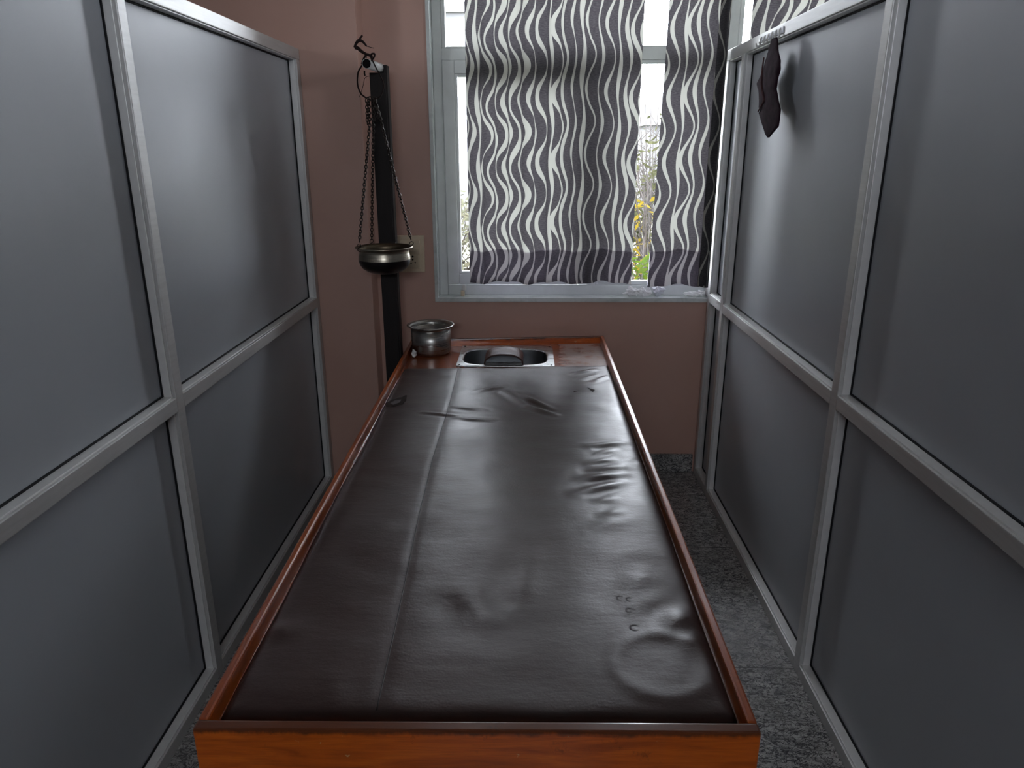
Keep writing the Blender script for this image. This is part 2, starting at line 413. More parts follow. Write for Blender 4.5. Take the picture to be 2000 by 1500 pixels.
bm = bmesh.new(); rect_frame(bm, -0.386, 0.88, 2.03, 2.70, 0.018, 0.014, 0.008, 0.016, 3.566, 3.60, 0.003)
s = obj('glazing_bead', bm, M['upvc'], win)
obj('pane', B(-0.372, 0.87, 3.583, 3.587, 2.034, 2.69), M['glass'], s)
added_win = empty('added_window_4', (0, -2.62, 2.2), kind='structure')  # unseen window added behind the viewer to let in fill light
bm = bmesh.new()
rect_frame(bm, -0.75, 0.75, 2.22, 2.6, 0.04, 0.04, 0.04, 0.04, -2.66, -2.60)
obj('window_frame', bm, M['upvc'], added_win)
obj('pane', B(-0.72, 0.72, -2.632, -2.628, 2.25, 2.57), M['glass'], added_win)
for nm, X in (('added_window_3', 3.47), ('added_window_5', -3.47)):  # unseen side windows, added to bring light over the partitions
    added_side_win = empty(nm, (X, 1.0, 2.0), kind='structure')
    bm = bmesh.new()
    for y in (0.7, 1.025, 1.35): box(bm, X - 0.03, X + 0.03, y, y + 0.05, 2.0, 2.85, 0.003)
    for z in (2.0, 2.8): box(bm, X - 0.03, X + 0.03, 0.7, 1.4, z, z + 0.05, 0.003)
    obj('window_frame', bm, M['upvc'], added_side_win)
    obj('pane', B(X - 0.002, X + 0.002, 0.72, 1.38, 2.02, 2.83), M['glass'], added_side_win)
win2 = empty('window_2', (1.6, 3.58, SILL), kind='structure')
bm = bmesh.new(); rect_frame(bm, 0.93, WX1, SILL, WT, 0.02, 0.05, 0.05, 0.05, 3.56, 3.63)
box(bm, 0.955, 2.25, 3.56, 3.63, 1.95, 2.0, 0.004); box(bm, 1.57, 1.62, 3.56, 3.63, 0.96, 2.72, 0.004)
obj('window_frame', bm, M['upvc'], win2)
obj('pane', B(0.945, 2.26, 3.583, 3.587, 0.955, 2.71), M['glass'], win2)

# ------------------------------------------------------------------ aluminium partitions, standing like walls
def partition(name, X, side, posts, yend, y0, label):
    """X = face towards the table; side = -1 left wall, +1 right wall (the depth runs away from the table)"""
    root = empty(name, (X + side * 0.03, 1.5, 0), kind='structure', label=label)
    D = 0.072; PW = 0.042
    def bx(a, b, *r, **k):
        lo, hi = sorted((X + side * a, X + side * b)); return B(lo, hi, *r, **k)
    def bxa(bm, a, b, *r, **k):
        lo, hi = sorted((X + side * a, X + side * b)); return box(bm, lo, hi, *r, **k)
    spans = []
    for i, (a, b) in enumerate(posts):
        obj('post', bx(0, D, a, b, 0, 1.963, bev=0.0025), M['alu'], root)
    for i in range(len(posts) - 1):
        spans.append((posts[i][1], posts[i + 1][0]))
    obj('top_rail', bx(-0.0006, D, y0, yend, 1.963, 2.006, bev=0.0025), M['alu'], root)
    for a, b in spans:
        if b - a < 0.02: continue
        obj('middle_rail', bx(0, D, a, b, 0.902, 0.943, bev=0.0025), M['alu'], root)
        obj('bottom_rail', bx(0, D, a, b, 0.0, 0.040, bev=0.0025), M['alu'], root)
        for z0, z1 in ((0.040, 0.902), (0.943, 1.963)):
            pz0 = z0 + 0.004
            obj('panel', bx(0.0365, 0.0485, a + 0.002, b - 0.002, pz0 - 0.003, z1 - 0.002), M['panel'], root)
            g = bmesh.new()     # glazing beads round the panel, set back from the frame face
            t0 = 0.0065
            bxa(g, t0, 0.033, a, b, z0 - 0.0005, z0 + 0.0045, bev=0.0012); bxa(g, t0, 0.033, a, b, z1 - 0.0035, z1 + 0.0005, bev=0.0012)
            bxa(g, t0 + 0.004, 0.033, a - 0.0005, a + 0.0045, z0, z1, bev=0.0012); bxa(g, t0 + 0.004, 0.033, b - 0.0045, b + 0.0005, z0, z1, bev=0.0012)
            obj('glazing_bead', g, M['alu_bead_lit'], root)
            g = bmesh.new()
            k = 0.0085
            bxa(g, 0.032, 0.0372, a, b, z0 + 0.001, z0 + k); bxa(g, 0.032, 0.0372, a, b, z1 - k, z1 - 0.001)
            bxa(g, 0.032, 0.0372, a, a + k, z0, z1); bxa(g, 0.032, 0.0372, b - k, b, z0, z1)
            obj('gasket', g, M['gasket'], root)
    return root
partition('wall_left', XL, -1, [(-0.80, -0.76), (0.56, 0.602), (1.900, 1.942), (3.322, 3.366)], 3.366, -0.80, 'grey panelled aluminium partition left of the table, nearest the hanging bowl and pole')
pr = partition('wall_right', XR, 1, [(-0.80, -0.76), (0.62, 0.662), (1.947, 1.989), (3.203, 3.243), (3.448, 3.485)], 3.549, -0.80, 'grey panelled aluminium partition right of the table, with the dark cloth hung on it')
obj('post', B(XR, XR + 0.05, 3.485, 3.553, 0.925, 1.963, bev=0.002), M['alu'], pr)

# ------------------------------------------------------------------ treatment table
NL, NR, FR, FL = Vector((-0.513, 0.897)), Vector((0.362, 0.905)), Vector((0.368, 3.408)), Vector((-0.542, 3.320))
def T(s, t, z):     # s across 0..1, t along 0..1
    p = (NL * (1 - s) + NR * s) * (1 - t) + (FL * (1 - s) + FR * s) * t
    return Vector((p.x, p.y, z))
def TH(bm, s0, s1, t0, t1, z0, z1, bev=0.002, seg=2):
    return hexa(bm, [T(s0, t0, z0), T(s1, t0, z0), T(s1, t1, z0), T(s0, t1, z0), T(s0, t0, z1), T(s1, t0, z1), T(s1, t1, z1), T(s0, t1, z1)], bev, seg)
TOP = 0.715
table = empty('treatment_table', (-0.08, 2.1, 0), label='long orange-brown wooden treatment table with raised rim and steel basin', cat='table')
rs = 0.018; rt = 0.0088
obj('end_board', TH(bmesh.new(), 0, 1, 0, rt * 0.95, 0.45, 0.75, 0.004), M['wood'], table)
obj('end_board', TH(bmesh.new(), 0, 1, 1 - rt * 0.8, 1, 0.45, 0.75, 0.004), M['wood'], table)
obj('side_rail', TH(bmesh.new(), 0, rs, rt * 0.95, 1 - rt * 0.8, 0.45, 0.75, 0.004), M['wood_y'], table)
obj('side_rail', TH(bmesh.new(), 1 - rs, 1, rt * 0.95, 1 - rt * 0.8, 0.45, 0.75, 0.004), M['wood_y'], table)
HX0, HX1, HY0, HY1 = -0.295, 0.115, 3.0, 3.318
def s_of(x, t): a = NL.x * (1 - t) + FL.x * t; b = NR.x * (1 - t) + FR.x * t; return (x - a) / (b - a)
bm = bmesh.new()
t0, t1, ta, tb = rt * 0.9, 1 - rt * 0.75, 0.848, 0.968
sa, sb = s_of(HX0 + 0.01, 0.9), s_of(HX1 - 0.01, 0.9)
for q in ((rs * .9, 1 - rs * .9, t0, ta), (rs * .9, 1 - rs * .9, tb, t1), (rs * .9, sa, ta, tb), (sb, 1 - rs * .9, ta, tb)):
    TH(bm, *q, TOP - 0.022, TOP, 0)
obj('table_top', bm, M['wood_top'], table)
for s, t in ((0.0, 0.0), (0.92, 0.0), (0.92, 0.97), (0.0, 0.97)):
    obj('leg', TH(bmesh.new(), s + 0.008, s + 0.072, t + 0.003, t + 0.027, 0.0, 0.455, 0.004), M['wood'], table)
# inset basin with a flat steel flange
def basin(part):
    bm = bmesh.new(); n = 64
    cx, cy = (-0.279 + 0.091) / 2, 3.139; a, b = 0.185, 0.131
    def stad(k, sx=1.0, sy=1.0, z=0.0):
        th = 6.28318 * k / n; e = 0.55
        c, s_ = math.cos(th), math.sin(th)
        return Vector((cx + a * sx * math.copysign(abs(c) ** e, c), cy + b * sy * math.copysign(abs(s_) ** e, s_), z))
    def rect(k, z):
        p = stad(k); d = Vector((p.x - cx, p.y - cy)); x0, x1, y0, y1 = -0.301, 0.121, 2.990, 3.322
        tx = (x1 - cx) / d.x if d.x > 1e-6 else ((x0 - cx) / d.x if d.x < -1e-6 else 1e9)
        ty = (y1 - cy) / d.y if d.y > 1e-6 else ((y0 - cy) / d.y if d.y < -1e-6 else 1e9)
        m = min(tx, ty); return Vector((cx + d.x * m, cy + d.y * m, z))
    loops = [[rect(k, TOP - 0.001) for k in range(n)], [rect(k, TOP + 0.0035) for k in range(n)],
             [stad(k, 1.03, 1.045, TOP + 0.0035) for k in range(n)], [stad(k, 1.0, 1.0, TOP - 0.001) for k in range(n)],
             [stad(k, 0.985, 0.98, TOP - 0.02) for k in range(n)], [stad(k, 0.96, 0.95, TOP - 0.15) for k in range(n)], [stad(k, 0.85, 0.78, TOP - 0.185) for k in range(n)], [stad(k, 0.2, 0.2, TOP - 0.19) for k in range(n)]]
    loops = loops[:4] if part == 'flange' else loops[3:]
    R = [[bm.verts.new(p) for p in L] for L in loops]
    for A, C in zip(R, R[1:]):
        for k in range(n):
            bm.faces.new((A[k], A[(k + 1) % n], C[(k + 1) % n], C[k]))
    if part != 'flange': bm.faces.new(R[-1])
    return bm
bas = obj('basin', basin('bowl'), M['basin'], table, True, label='inset steel basin, coloured dark for its inner shade')
bas = obj('basin_flange', basin('flange'), M['steel_plate'], table, label='pale steel basin flange')
for f in bas.data.polygons: f.use_smooth = len(f.vertices) == 4 and abs(f.normal.z) < 0.9
for x, y in ((-0.288, 3.003), (0.108, 3.003), (0.108, 3.309), (-0.288, 3.309)):
    obj('screw', lathe(bmesh.new(), [(0.0045, 0), (0.004, 0.0015), (0, 0.002)], (x, y, TOP + 0.0035), 12), M['gasket'], bas, True)

# leatherette cover lying on the table
folds = []   # (p0, p1, sigma, amplitude)
def fold(u0, v0, u1, v1, sg, am):
    a = at(u0, v0, z=0.725); b = at(u1, v1, z=0.725); folds.append((Vector((a.x, a.y)), Vector((b.x, b.y)), sg, am))
for q in ((985, 765, 1030, 795, .014, .006), (1005, 768, 1075, 800, .012, .008), (1030, 795, 1085, 812, .012, .006), (930, 765, 985, 755, .012, .004),
          (885, 795, 945, 802, .010, .004), (825, 806, 900, 813, .009, .005), (890, 817, 960, 822, .010, .004), (1150, 872, 1218, 866, .014, .0045), (1165, 887, 1200, 880, .011, .003), (1148, 905, 1195, 898, .012, .003),
          (1160, 918, 1214, 914, .016, .0055), (1138, 935, 1215, 927, .017, .006), (1122, 966, 1212, 944, .017, .006), (1165, 983, 1200, 978, .012, .003), (1180, 1010, 1212, 1004, .013, .003),
          (1150, 1040, 1215, 1020, .02, .002), (1120, 730, 1160, 722, .012, .005), (1130, 742, 1165, 733, .012, .004), (1160, 745, 1185, 735, .012, .004),
          (1305, 1232, 1350, 1192, .026, .0075), (1342, 1262, 1376, 1234, .022, .006), (1262, 1180, 1300, 1150, .03, .003), (900, 1150, 960, 1210, .028, .003), (1010, 1180, 1040, 1100, .03, .003), (1220, 1160, 1260, 1120, .025, .003),
          (520, 1235, 570, 1225, .02, .004), (555, 1340, 560, 1370, .02, .0018), (600, 1330, 605, 1375, .02, .0018), (650, 1335, 655, 1380, .02, .0018), (1255, 905, 1275, 908, .012, .006)):
    fold(*q)
MT0, MT1 = 0.0225, 0.836
def mat_outline(s, t):      # s 0..1 across the cover, slightly ragged long edges
    t_ = MT0 + (MT1 - MT0) * t
    y = T(0.5, t_, 0).y
    e0 = 0.0225 + 0.003 * noise.noise(Vector((0, y * 3, 1.3))) + 0.006 * max(0, (t - 0.85) / 0.15)
    e1 = 0.978 + 0.003 * noise.noise(Vector((4, y * 2.4, 1.3)))
    p = T(e0 + (e1 - e0) * s, t_, 0)
    if t > 0.96: p.y += (t - 0.96) * 0.5 * 0.25 * (noise.noise(Vector((s * 5, 3, 2))))
    return p
def ridge(p):
    h = 0.0
    for a, b, sg, am in folds:
        d = b - a; L = d.length; q = p - a; t = max(0, min(1, q.dot(d) / (L * L)))
        r = (q - d * t).length
        if r < sg * 4:
            h += am * (math.exp(-(r / sg) ** 2) - 0.35 * math.exp(-((r - 2.1 * sg) / sg) ** 2)) * (0.35 + 0.65 * math.sin(3.1416 * min(1, max(0, t))))
    return h
def seam_x(y):
    pts = [(0.93, -0.241), (1.3, -0.255), (1.98, -0.277), (2.5, -0.277), (2.95, -0.287)]
    for (y0, x0), (y1, x1) in zip(pts, pts[1:]):
        if y <= y1: return x0 + (x1 - x0) * (y - y0) / (y1 - y0)
    return pts[-1][1]
def top_z(x, y):
    z = 0.7265 + 0.0035 * noise.noise(Vector((x * 3, y * 2.2, 0))) + 0.0016 * noise.noise(Vector((x * 9, y * 14, 5)))
    z += 0.005 * math.exp(-((y - 1.62) / 0.14) ** 2) - 0.004 * math.exp(-((y - 1.25) / 0.16) ** 2)
    z += ridge(Vector((x, y)))
    z -= 0.0008 * math.exp(-((x - seam_x(y)) / 0.010) ** 2)
    # round dent near the foot
    r = math.hypot(x - 0.245, (y - 1.09)); z += 0.0025 * math.exp(-((r - 0.085) / 0.018) ** 2)
    return z
NX, NY = 120, 300
bm = bmesh.new(); g = []
for j in range(NY + 1):
    row = []
    for i in range(NX + 1):
        s, t = i / NX, j / NY
        p = mat_outline(s, t)
        z = top_z(p.x, p.y)
        ed = min(i / NX * 0.84, (NX - i) / NX * 0.84, j / NY * 2.05, (NY - j) / NY * 2.05)
        z = TOP + 0.002 + max(0.003, z - TOP - 0.002) * (1 - math.exp(-ed / 0.010) * 0.8)
        row.append(bm.verts.new((p.x, p.y, z)))
    g.append(row)
for j in range(NY):
    for i in range(NX):
        bm.faces.new((g[j][i], g[j][i + 1], g[j + 1][i + 1], g[j + 1][i]))
edge = [g[0][i] for i in range(NX + 1)] + [g[j][NX] for j in range(1, NY + 1)] + [g[NY][i] for i in range(NX - 1, -1, -1)] + [g[j][0] for j in range(NY - 1, 0, -1)]
low = [bm.verts.new((v.co.x, v.co.y, TOP + 0.0005)) for v in edge]
for k in range(len(edge)):
    m = (k + 1) % len(edge)
    bm.faces.new((edge[k], low[k], low[m], edge[m]))
cover = obj('table_cover', bm, M['leather'], None, True, label='wrinkled dark brown leatherette cover lying on the treatment table', cat='table cover')
bm = bmesh.new(); pts = []
for k in range(120):
    y = 0.968 + k / 119 * (2.965 - 0.968); x = seam_x(y); pts.append((x, y, top_z(x, y) + 0.0006))
tube(bm, pts, 0.0011, 6); obj('seam', bm, M['seam'], cover, True)
# peeled patch: an irregular ring of bare backing round a loose flake
def patch(pix, mat, name, dz=0.0012, lab=None):
    bm = bmesh.new(); P = [at(u, v, z=0.727) for u, v in pix]
    c = sum(P, Vector()) / len(P)
    cv = bm.verts.new((c.x, c.y, top_z(c.x, c.y) + dz))
    ring = []
    for k in range(len(P) * 4):
        a = P[k // 4]; b = P[(k // 4 + 1) % len(P)]; q = a.lerp(b, (k % 4) / 4); q += (q - c) * 0.12 * noise.noise(q * 60)
        ring.append(bm.verts.new((q.x, q.y, top_z(q.x, q.y) + dz)))
    for k in range(len(ring)):
        bm.faces.new((cv, ring[k], ring[(k + 1) % len(ring)]))
    return obj(name, bm, mat, cover, label=lab)
patch([(752, 789), (768, 780), (786, 775), (795, 771), (794, 782), (787, 791), (770, 795), (755, 794)], M['peel'], 'peeled_patch', lab='dark peeled patch')
patch([(762, 789), (772, 783), (784, 781), (780, 788), (768, 792)], M['peel_pale'], 'loose_flake', 0.0022)
patch([(1146, 757), (1162, 762), (1158, 766)], M['peel'], 'peeled_patch', lab='small dark tear')
patch([(1120, 764), (1133, 763), (1121, 766)], M['peel'], 'peeled_patch', lab='small dark tear')

for u, v, r in ((1211, 1164, 0.007), (1229, 1167, 0.006), (1230, 1188, 0.007), (1240, 1222, 0.009)):
    c = at(u, v, z=0.728); bm = bmesh.new(); n = 20; V = []
    for k in range(n + 1):
        a = 0.4 + 5.0 * k / n; w_ = r * 0.16 * math.sin(3.14 * k / n) + 0.0003
        V.append([bm.verts.new((c.x + q * math.cos(a), c.y + q * math.sin(a), top_z(c.x + q * math.cos(a), c.y + q * math.sin(a)) + 0.0006)) for q in (r - w_, r + w_)])
    for A, C in zip(V, V[1:]): bm.faces.new((A[0], A[1], C[1], C[0]))
    obj('drip_mark', bm, M['peel_pale'], cover, True, label='pale dried drip ring')

# arched leather neck rest standing half in the basin
bm = bmesh.new(); nA, nB = 28, 14
outer = []; inner = []
for j in range(nB + 1):
    t = j / nB; y = 3.004 + 0.150 * t
    ro, ri = [], []
    for i in range(nA + 1):
        th = math.pi * i / nA; c, s_ = math.cos(th), math.sin(th)
        wv = 0.0025 * noise.noise(Vector((c * 3, y * 25, 3)))
        xo = -0.098 - 0.085 * math.copysign(abs(c) ** 0.80, c); zo = 0.719 + (0.046 - 0.004 * t) * s_ ** 0.9 + wv
        xi = -0.098 - 0.080 * math.copysign(abs(c) ** 0.82, c); zi = 0.719 + (0.041 - 0.004 * t) * s_ ** 0.93 + wv
        ro.append(bm.verts.new((xo, y, zo))); ri.append(bm.verts.new((xi, y, zi)))
    outer.append(ro); inner.append(ri)
for j in range(nB):
    for i in range(nA):
        bm.faces.new((outer[j][i], outer[j][i + 1], outer[j + 1][i + 1], outer[j + 1][i]))
        bm.faces.new((inner[j][i + 1], inner[j][i], inner[j + 1][i], inner[j + 1][i + 1]))
for i in range(nA):
    bm.faces.new((outer[0][i + 1], outer[0][i], inner[0][i], inner[0][i + 1])); bm.faces.new((outer[nB][i], outer[nB][i + 1], inner[nB][i + 1], inner[nB][i]))
for j in range(nB):
    bm.faces.new((outer[j][0], outer[j + 1][0], inner[j + 1][0], inner[j][0])); bm.faces.new((outer[j + 1][nA], outer[j][nA], inner[j][nA], inner[j + 1][nA]))
nr = obj('neck_rest', bm, M['leather_pale'], None, True, label='arched dark leatherette neck rest over the steel basin', cat='headrest')

bm = bmesh.new(); V = []
for j in range(6):
    V.append([bm.verts.new((-0.176 + 0.156 * i / 24, 2.997 + 0.034 * j / 5, 0.7195 + 0.010 * math.sin(3.14 * j / 5) * (0.7 + 0.6 * noise.noise(Vector((i * 0.35, j * 0.5, 2)))) + 0.003 * noise.noise(Vector((i, j, 4))))) for i in range(25)])
for j in range(5):
    for i in range(24): bm.faces.new((V[j][i], V[j][i + 1], V[j + 1][i + 1], V[j + 1][i]))
obj('lining', bm, M['lining'], nr, True, label='crumpled grey lining')

# steel pot at the far corner
pot = empty('steel_pot', (-0.434, 3.215, TOP), label='shiny round steel pot standing at the far corner of the table', cat='pot')
px, py = -0.434, 3.215
h = 0.128
obj('body', lathe(bmesh.new(), [(0, 0.0), (0.075, 0.0), (0.083, 0.004), (0.087, 0.014), (0.0885, 0.05), (0.089, h - 0.012), (0.0875, h - 0.012), (0.087, 0.05), (0.085, 0.016), (0.075, 0.004), (0, 0.003)], (px, py, TOP + 0.0005), 64), M['steel'], pot, True)
obj('rim', lathe(bmesh.new(), [(0.0872, h - 0.016), (0.090, h - 0.012), (0.093, h - 0.004), (0.104, h), (0.1065, h + 0.0005), (0.1065, h + 0.003), (0.102, h + 0.003), (0.0915, h - 0.001), (0.0872, h - 0.010), (0.0872, h - 0.016)], (px, py, TOP + 0.0005), 64), M['steel'], pot, True)
# bits lying by the pot
def crumple(name, c, size, seed, mat, label, cat, sub=3, sharp=0.55, group=None):
    rnd = random.Random(seed); bm = bmesh.new(); bmesh.ops.create_icosphere(bm, subdivisions=sub, radius=1.0)
    off = Vector((rnd.uniform(0, 50), rnd.uniform(0, 50), 0))
    for v in bm.verts:
        p = v.co.copy(); d = 1 + sharp * noise.noise(p * 1.6 + off) + 0.5 * sharp * abs(noise.noise(p * 3.7 + off)) * 1.3 - 0.15
        v.co = Vector((p.x * size[0] * d, p.y * size[1] * d, p.z * size[2] * d))
    mz = min(v.co.z for v in bm.verts)
    for v in bm.verts: v.co = Vector((v.co.x + c[0], v.co.y + c[1], v.co.z - mz + c[2]))
    return obj(name, bm, mat, None, False, label=label, cat=cat, group=group)
q = at(803, 676, z=0.722)
crumple('tissue_scrap', (-0.500, 3.125, TOP + 0.0005), (0.011, 0.016, 0.017), 3, M['paper'], 'small white tissue scrap tucked against the pot on the table', 'tissue')
q = at(873, 686, z=TOP)
crumple('crumb', (q.x, q.y, TOP + 0.0003), (0.007, 0.007, 0.005), 9, M['paper'], 'tiny white crumb on the table top in front of the pot', 'crumb', sub=2)

# ------------------------------------------------------------------ pole with a pipe arm, cord, hanging bowl
pole = empty('wooden_pole', (-0.62, 3.27, 0), label='tall dark wooden pole standing by the pink wall', cat='pole')
obj('pole', B(-0.656, -0.590, 3.255, 3.305, 0.0, 1.902, bev=0.003), M['dark_wood'], pole, label='dark stained square post')
obj('back_strip', B(-0.598, -0.583, 3.262, 3.315, 0.0, 1.932, bev=0.002), M['dark_wood'], pole)
obj('foot', B(-0.70, -0.565, 3.20, 3.36, 0.0, 0.05, bev=0.004), M['dark_wood'], pole)
PE = Vector((-0.634, 3.105, 1.921)); PB = Vector((-0.606, 3.33, 1.921))
bm = bmesh.new(); n = 28; ax = (PB - PE).normalized(); sx = ax.cross(Vector((0, 0, 1))).normalized(); sz = sx.cross(ax)
R = []
for (r, p) in ((0.0172, PE + ax * 0.02), (0.0172, PE), (0.0185, PE), (0.0185, PB), (0.0, PB)):
    R.append([bm.verts.new(p + (sx * math.cos(6.28318 * k / n) + sz * math.sin(6.28318 * k / n)) * max(r, 1e-4)) for k in range(n)])
for A, C in zip(R, R[1:]):
    for k in range(n): bm.faces.new((A[k], A[(k + 1) % n], C[(k + 1) % n], C[k]))
arm = obj('pipe_arm', bm, M['white_plastic'], pole, True, label='white plastic pipe arm')
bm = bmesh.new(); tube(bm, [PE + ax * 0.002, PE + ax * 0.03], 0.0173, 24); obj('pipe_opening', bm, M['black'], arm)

YC = 3.115      # plane of the cord
def pth(P, y=YC, n=6, dy=0.0): return smooth_path([at(u, v, y=y + (dy if not isinstance(dy, list) else dy[i])) for i, (u, v) in enumerate(P)], n)
bm = bmesh.new()
# loop carrying the chains, over the pipe
loop = [(708, 127), (700, 140), (698, 158), (700, 172), (706, 184), (716, 192)]
tube(bm, pth(loop), 0.0032, 7)
tube(bm, pth([(727, 117), (734, 132), (742, 146), (749, 163), (748, 177), (741, 190), (730, 193)]), 0.0026, 7)
obj_c = empty('cord', tuple(at(716, 125, y=YC)), label='dark frayed cord knotted over the pipe at the top of the pole', cat='cord')
obj('loop', bm, M['rope'], obj_c, True)
bm = bmesh.new()
tube(bm, pth([(707, 126), (712, 112), (718, 106), (725, 112), (727, 120)]), 0.0042, 7)
tube(bm, pth([(726, 118), (731, 110), (731, 105), (725, 106), (727, 112)], n=8), 0.0036, 7)
tube(bm, pth([(728, 110), (718, 107), (707, 101), (700, 95), (694, 92)], n=8), [0.0035 + 0.0045 * i / 32 for i in range(33)], 8)
tube(bm, pth([(692, 93), (696, 84), (702, 79), (709, 82), (716, 90)], n=8), [0.0065 - 0.003 * abs(i - 14) / 16 for i in range(33)], 8)
obj('knot', bm, M['rope'], obj_c, True)
for P_, r_, y_ in (([(700, 80), (704, 74), (708, 69)], 0.0036, 0), ([(715, 90), (722, 92), (730, 94)], 0.0013, 0), ([(712, 138), (712, 144), (713, 148)], 0.0034, 0),
                   ([(732, 149), (718, 149), (712, 154), (711, 158), (708, 172), (702, 190)], 0.0011, 0), ([(713, 106), (712, 116)], 0.0012, 0), ([(716, 107), (716, 116)], 0.0012, 0)):
    bm = bmesh.new(); tube(bm, pth(P_), r_, 6); obj('loose_end', bm, M['rope'], obj_c, True)

BY = 3.08; bc = at(750, 482, y=BY); BX, BZ = bc.x, 1.208
bowl = empty('hanging_bowl', (BX, BY, BZ - 0.11), label='round metal oil bowl with black base hanging by chains from the pole', cat='bowl')
K = 1.0
outerp = [(0.119, 0.004), (0.121, 0.0015), (0.1185, -0.001), (0.108, -0.006), (0.1015, -0.013), (0.1045, -0.024), (0.1075, -0.037), (0.1085, -0.048)]
basep = [(0.1085, -0.048), (0.1075, -0.058), (0.103, -0.071), (0.093, -0.085), (0.075, -0.098), (0.05, -0.106), (0.0, -0.109)]
innerp = [(0.0, -0.105), (0.05, -0.102), (0.073, -0.094), (0.09, -0.082), (0.1, -0.069), (0.1045, -0.05), (0.101, -0.025), (0.0985, -0.013), (0.104, -0.003), (0.1165, 0.0038), (0.119, 0.004)]
def mir(p): return p[::-1]
obj('bowl_wall', lathe(bmesh.new(), mir(outerp), (BX, BY, BZ), 72), M['bronze'], bowl, True)
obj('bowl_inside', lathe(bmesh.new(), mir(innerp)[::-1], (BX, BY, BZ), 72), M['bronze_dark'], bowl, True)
obj('bowl_base', lathe(bmesh.new(), mir(basep), (BX, BY, BZ), 72), M['base_black'], bowl, True, label='black base')
def chain(bm, P, pitch=0.0118, r=0.0019, L=0.0086, W=0.0054, seg=6, n=12):
    P = [Vector(p) for p in P]; cum = [0]
    for a, b in zip(P, P[1:]): cum.append(cum[-1] + (b - a).length)
    N = int(cum[-1] / pitch)
    for k in range(N):
        d = (k + 0.5) * pitch; i = max(j for j in range(len(P) - 1) if cum[j] <= d + 1e-9)
        f = (d - cum[i]) / (cum[i + 1] - cum[i]); c = P[i].lerp(P[i + 1], f); t = (P[i + 1] - P[i]).normalized()
        s = t.cross(Vector((0.25, 1, 0))).normalized(); o = s.cross(t)
        ang = 0.75 + (1.5708 if k % 2 else 0) + 0.15 * math.sin(k * 1.7)
        w = s * math.cos(ang) + o * math.sin(ang)
        tube(bm, [c + t * L * math.cos(6.28318 * q / n) + w * W * math.sin(6.28318 * q / n) for q in range(n)], r, seg, closed=True)
G = at(726, 193, y=YC)
def rimpt(du, dv): return None
ends = []
for ang in (222, 3, 127):
    a = math.radians(ang); ends.append(Vector((BX + 0.116 * math.cos(a), BY + 0.116 * math.sin(a), BZ + 0.004)))
starts = [G + Vector((-0.012, 0, -0.0)), G + Vector((0.012, 0, 0)), G + Vector((0.002, 0.006, 0))]
mids = [[starts[0], at(722, 245, y=YC - 0.005), ends[0] + Vector((0, 0, 0.018))], [starts[1], at(741, 225, y=YC), ends[1] + Vector((0, 0, 0.018))], [starts[2], at(729, 255, y=YC + 0.01), ends[2] + Vector((0, 0, 0.012))]]
for m, e in zip(mids, ends):
    bm = bmesh.new(); chain(bm, m); 
    ch = obj('chain', bm, M['chain'], bowl, True)
    bm = bmesh.new(); r_ = 0.0095; tdir = Vector((0.8, 0.2, 0))
    S = []
    for k in range(33):      # S hook gripping the rim
        t = k / 32
        ang = -2.2 + 2 * math.pi * 0.86 * (t if t < 0.5 else t)
        if t < 0.5: a = math.radians(200 - 460 * t); S.append(e + Vector((0.0075 * math.cos(a), 0, 0.012 + 0.0075 * math.sin(a))))
        else: a = math.radians(90 + 460 * (t - 0.5)); S.append(e + Vector((0.0075 * math.cos(a), 0, -0.004 + 0.0075 * math.sin(a))))
    tube(bm, S, 0.0016, 6); obj('hook', bm, M['chain'], ch, True)
bm = bmesh.new()        # spare lengths of chain doubled up under the loop
for a, b, dy in (((716, 194), (718, 244), -0.006), ((720, 193), (722, 246), 0.004), ((727, 193), (731, 240), -0.008), ((733, 194), (737, 232), 0.004)):
    chain(bm, [at(*a, y=YC + dy), at(*b, y=YC + dy)])
obj('spare_chain', bm, M['chain'], bowl, True)
bm = bmesh.new(); tube(bm, [at(u, v, y=YC) for u, v in ((714, 192), (722, 189), (730, 189), (737, 192), (730, 195), (721, 195))], 0.003, 6, closed=True); obj('ring', bm, M['chain'], bowl, True)

# ------------------------------------------------------------------ socket board on the wall
sb = empty('socket_board', (-0.554, 3.5, 1.04), label='cream electric socket board on the pink wall behind the hanging bowl', cat='socket')
obj('back_box', B(-0.618, -0.488, 3.484, 3.502, 1.038, 1.212, bev=0.003), M['cream_plastic'], sb)
cp = obj('cover_plate', B(-0.606, -0.508, 3.474, 3.486, 1.056, 1.192, bev=0.004), M['cream_plastic'], sb)
si = obj('socket_insert', B(-0.585, -0.515, 3.468, 3.476, 1.062, 1.122, bev=0.002), M['cream_inset'], cp)
obj('rocker_switch', B(-0.572, -0.530, 3.466, 3.476, 1.136, 1.178, bev=0.003), M['cream_inset'], cp)
bm = bmesh.new()
for u, v, r in ((806, 501, 0.0045), (806, 507, 0.004), (803, 515, 0.0032), (811, 513, 0.0038), (797, 508, 0.0035)):
    p = at(u, v, y=3.468); lathe(bm, [(r, 0.0), (r, -0.0016), (0, -0.0016)], (p.x, 3.4685, p.z), 14, 'y')
obj('pin_holes', bm, M['black'], si)

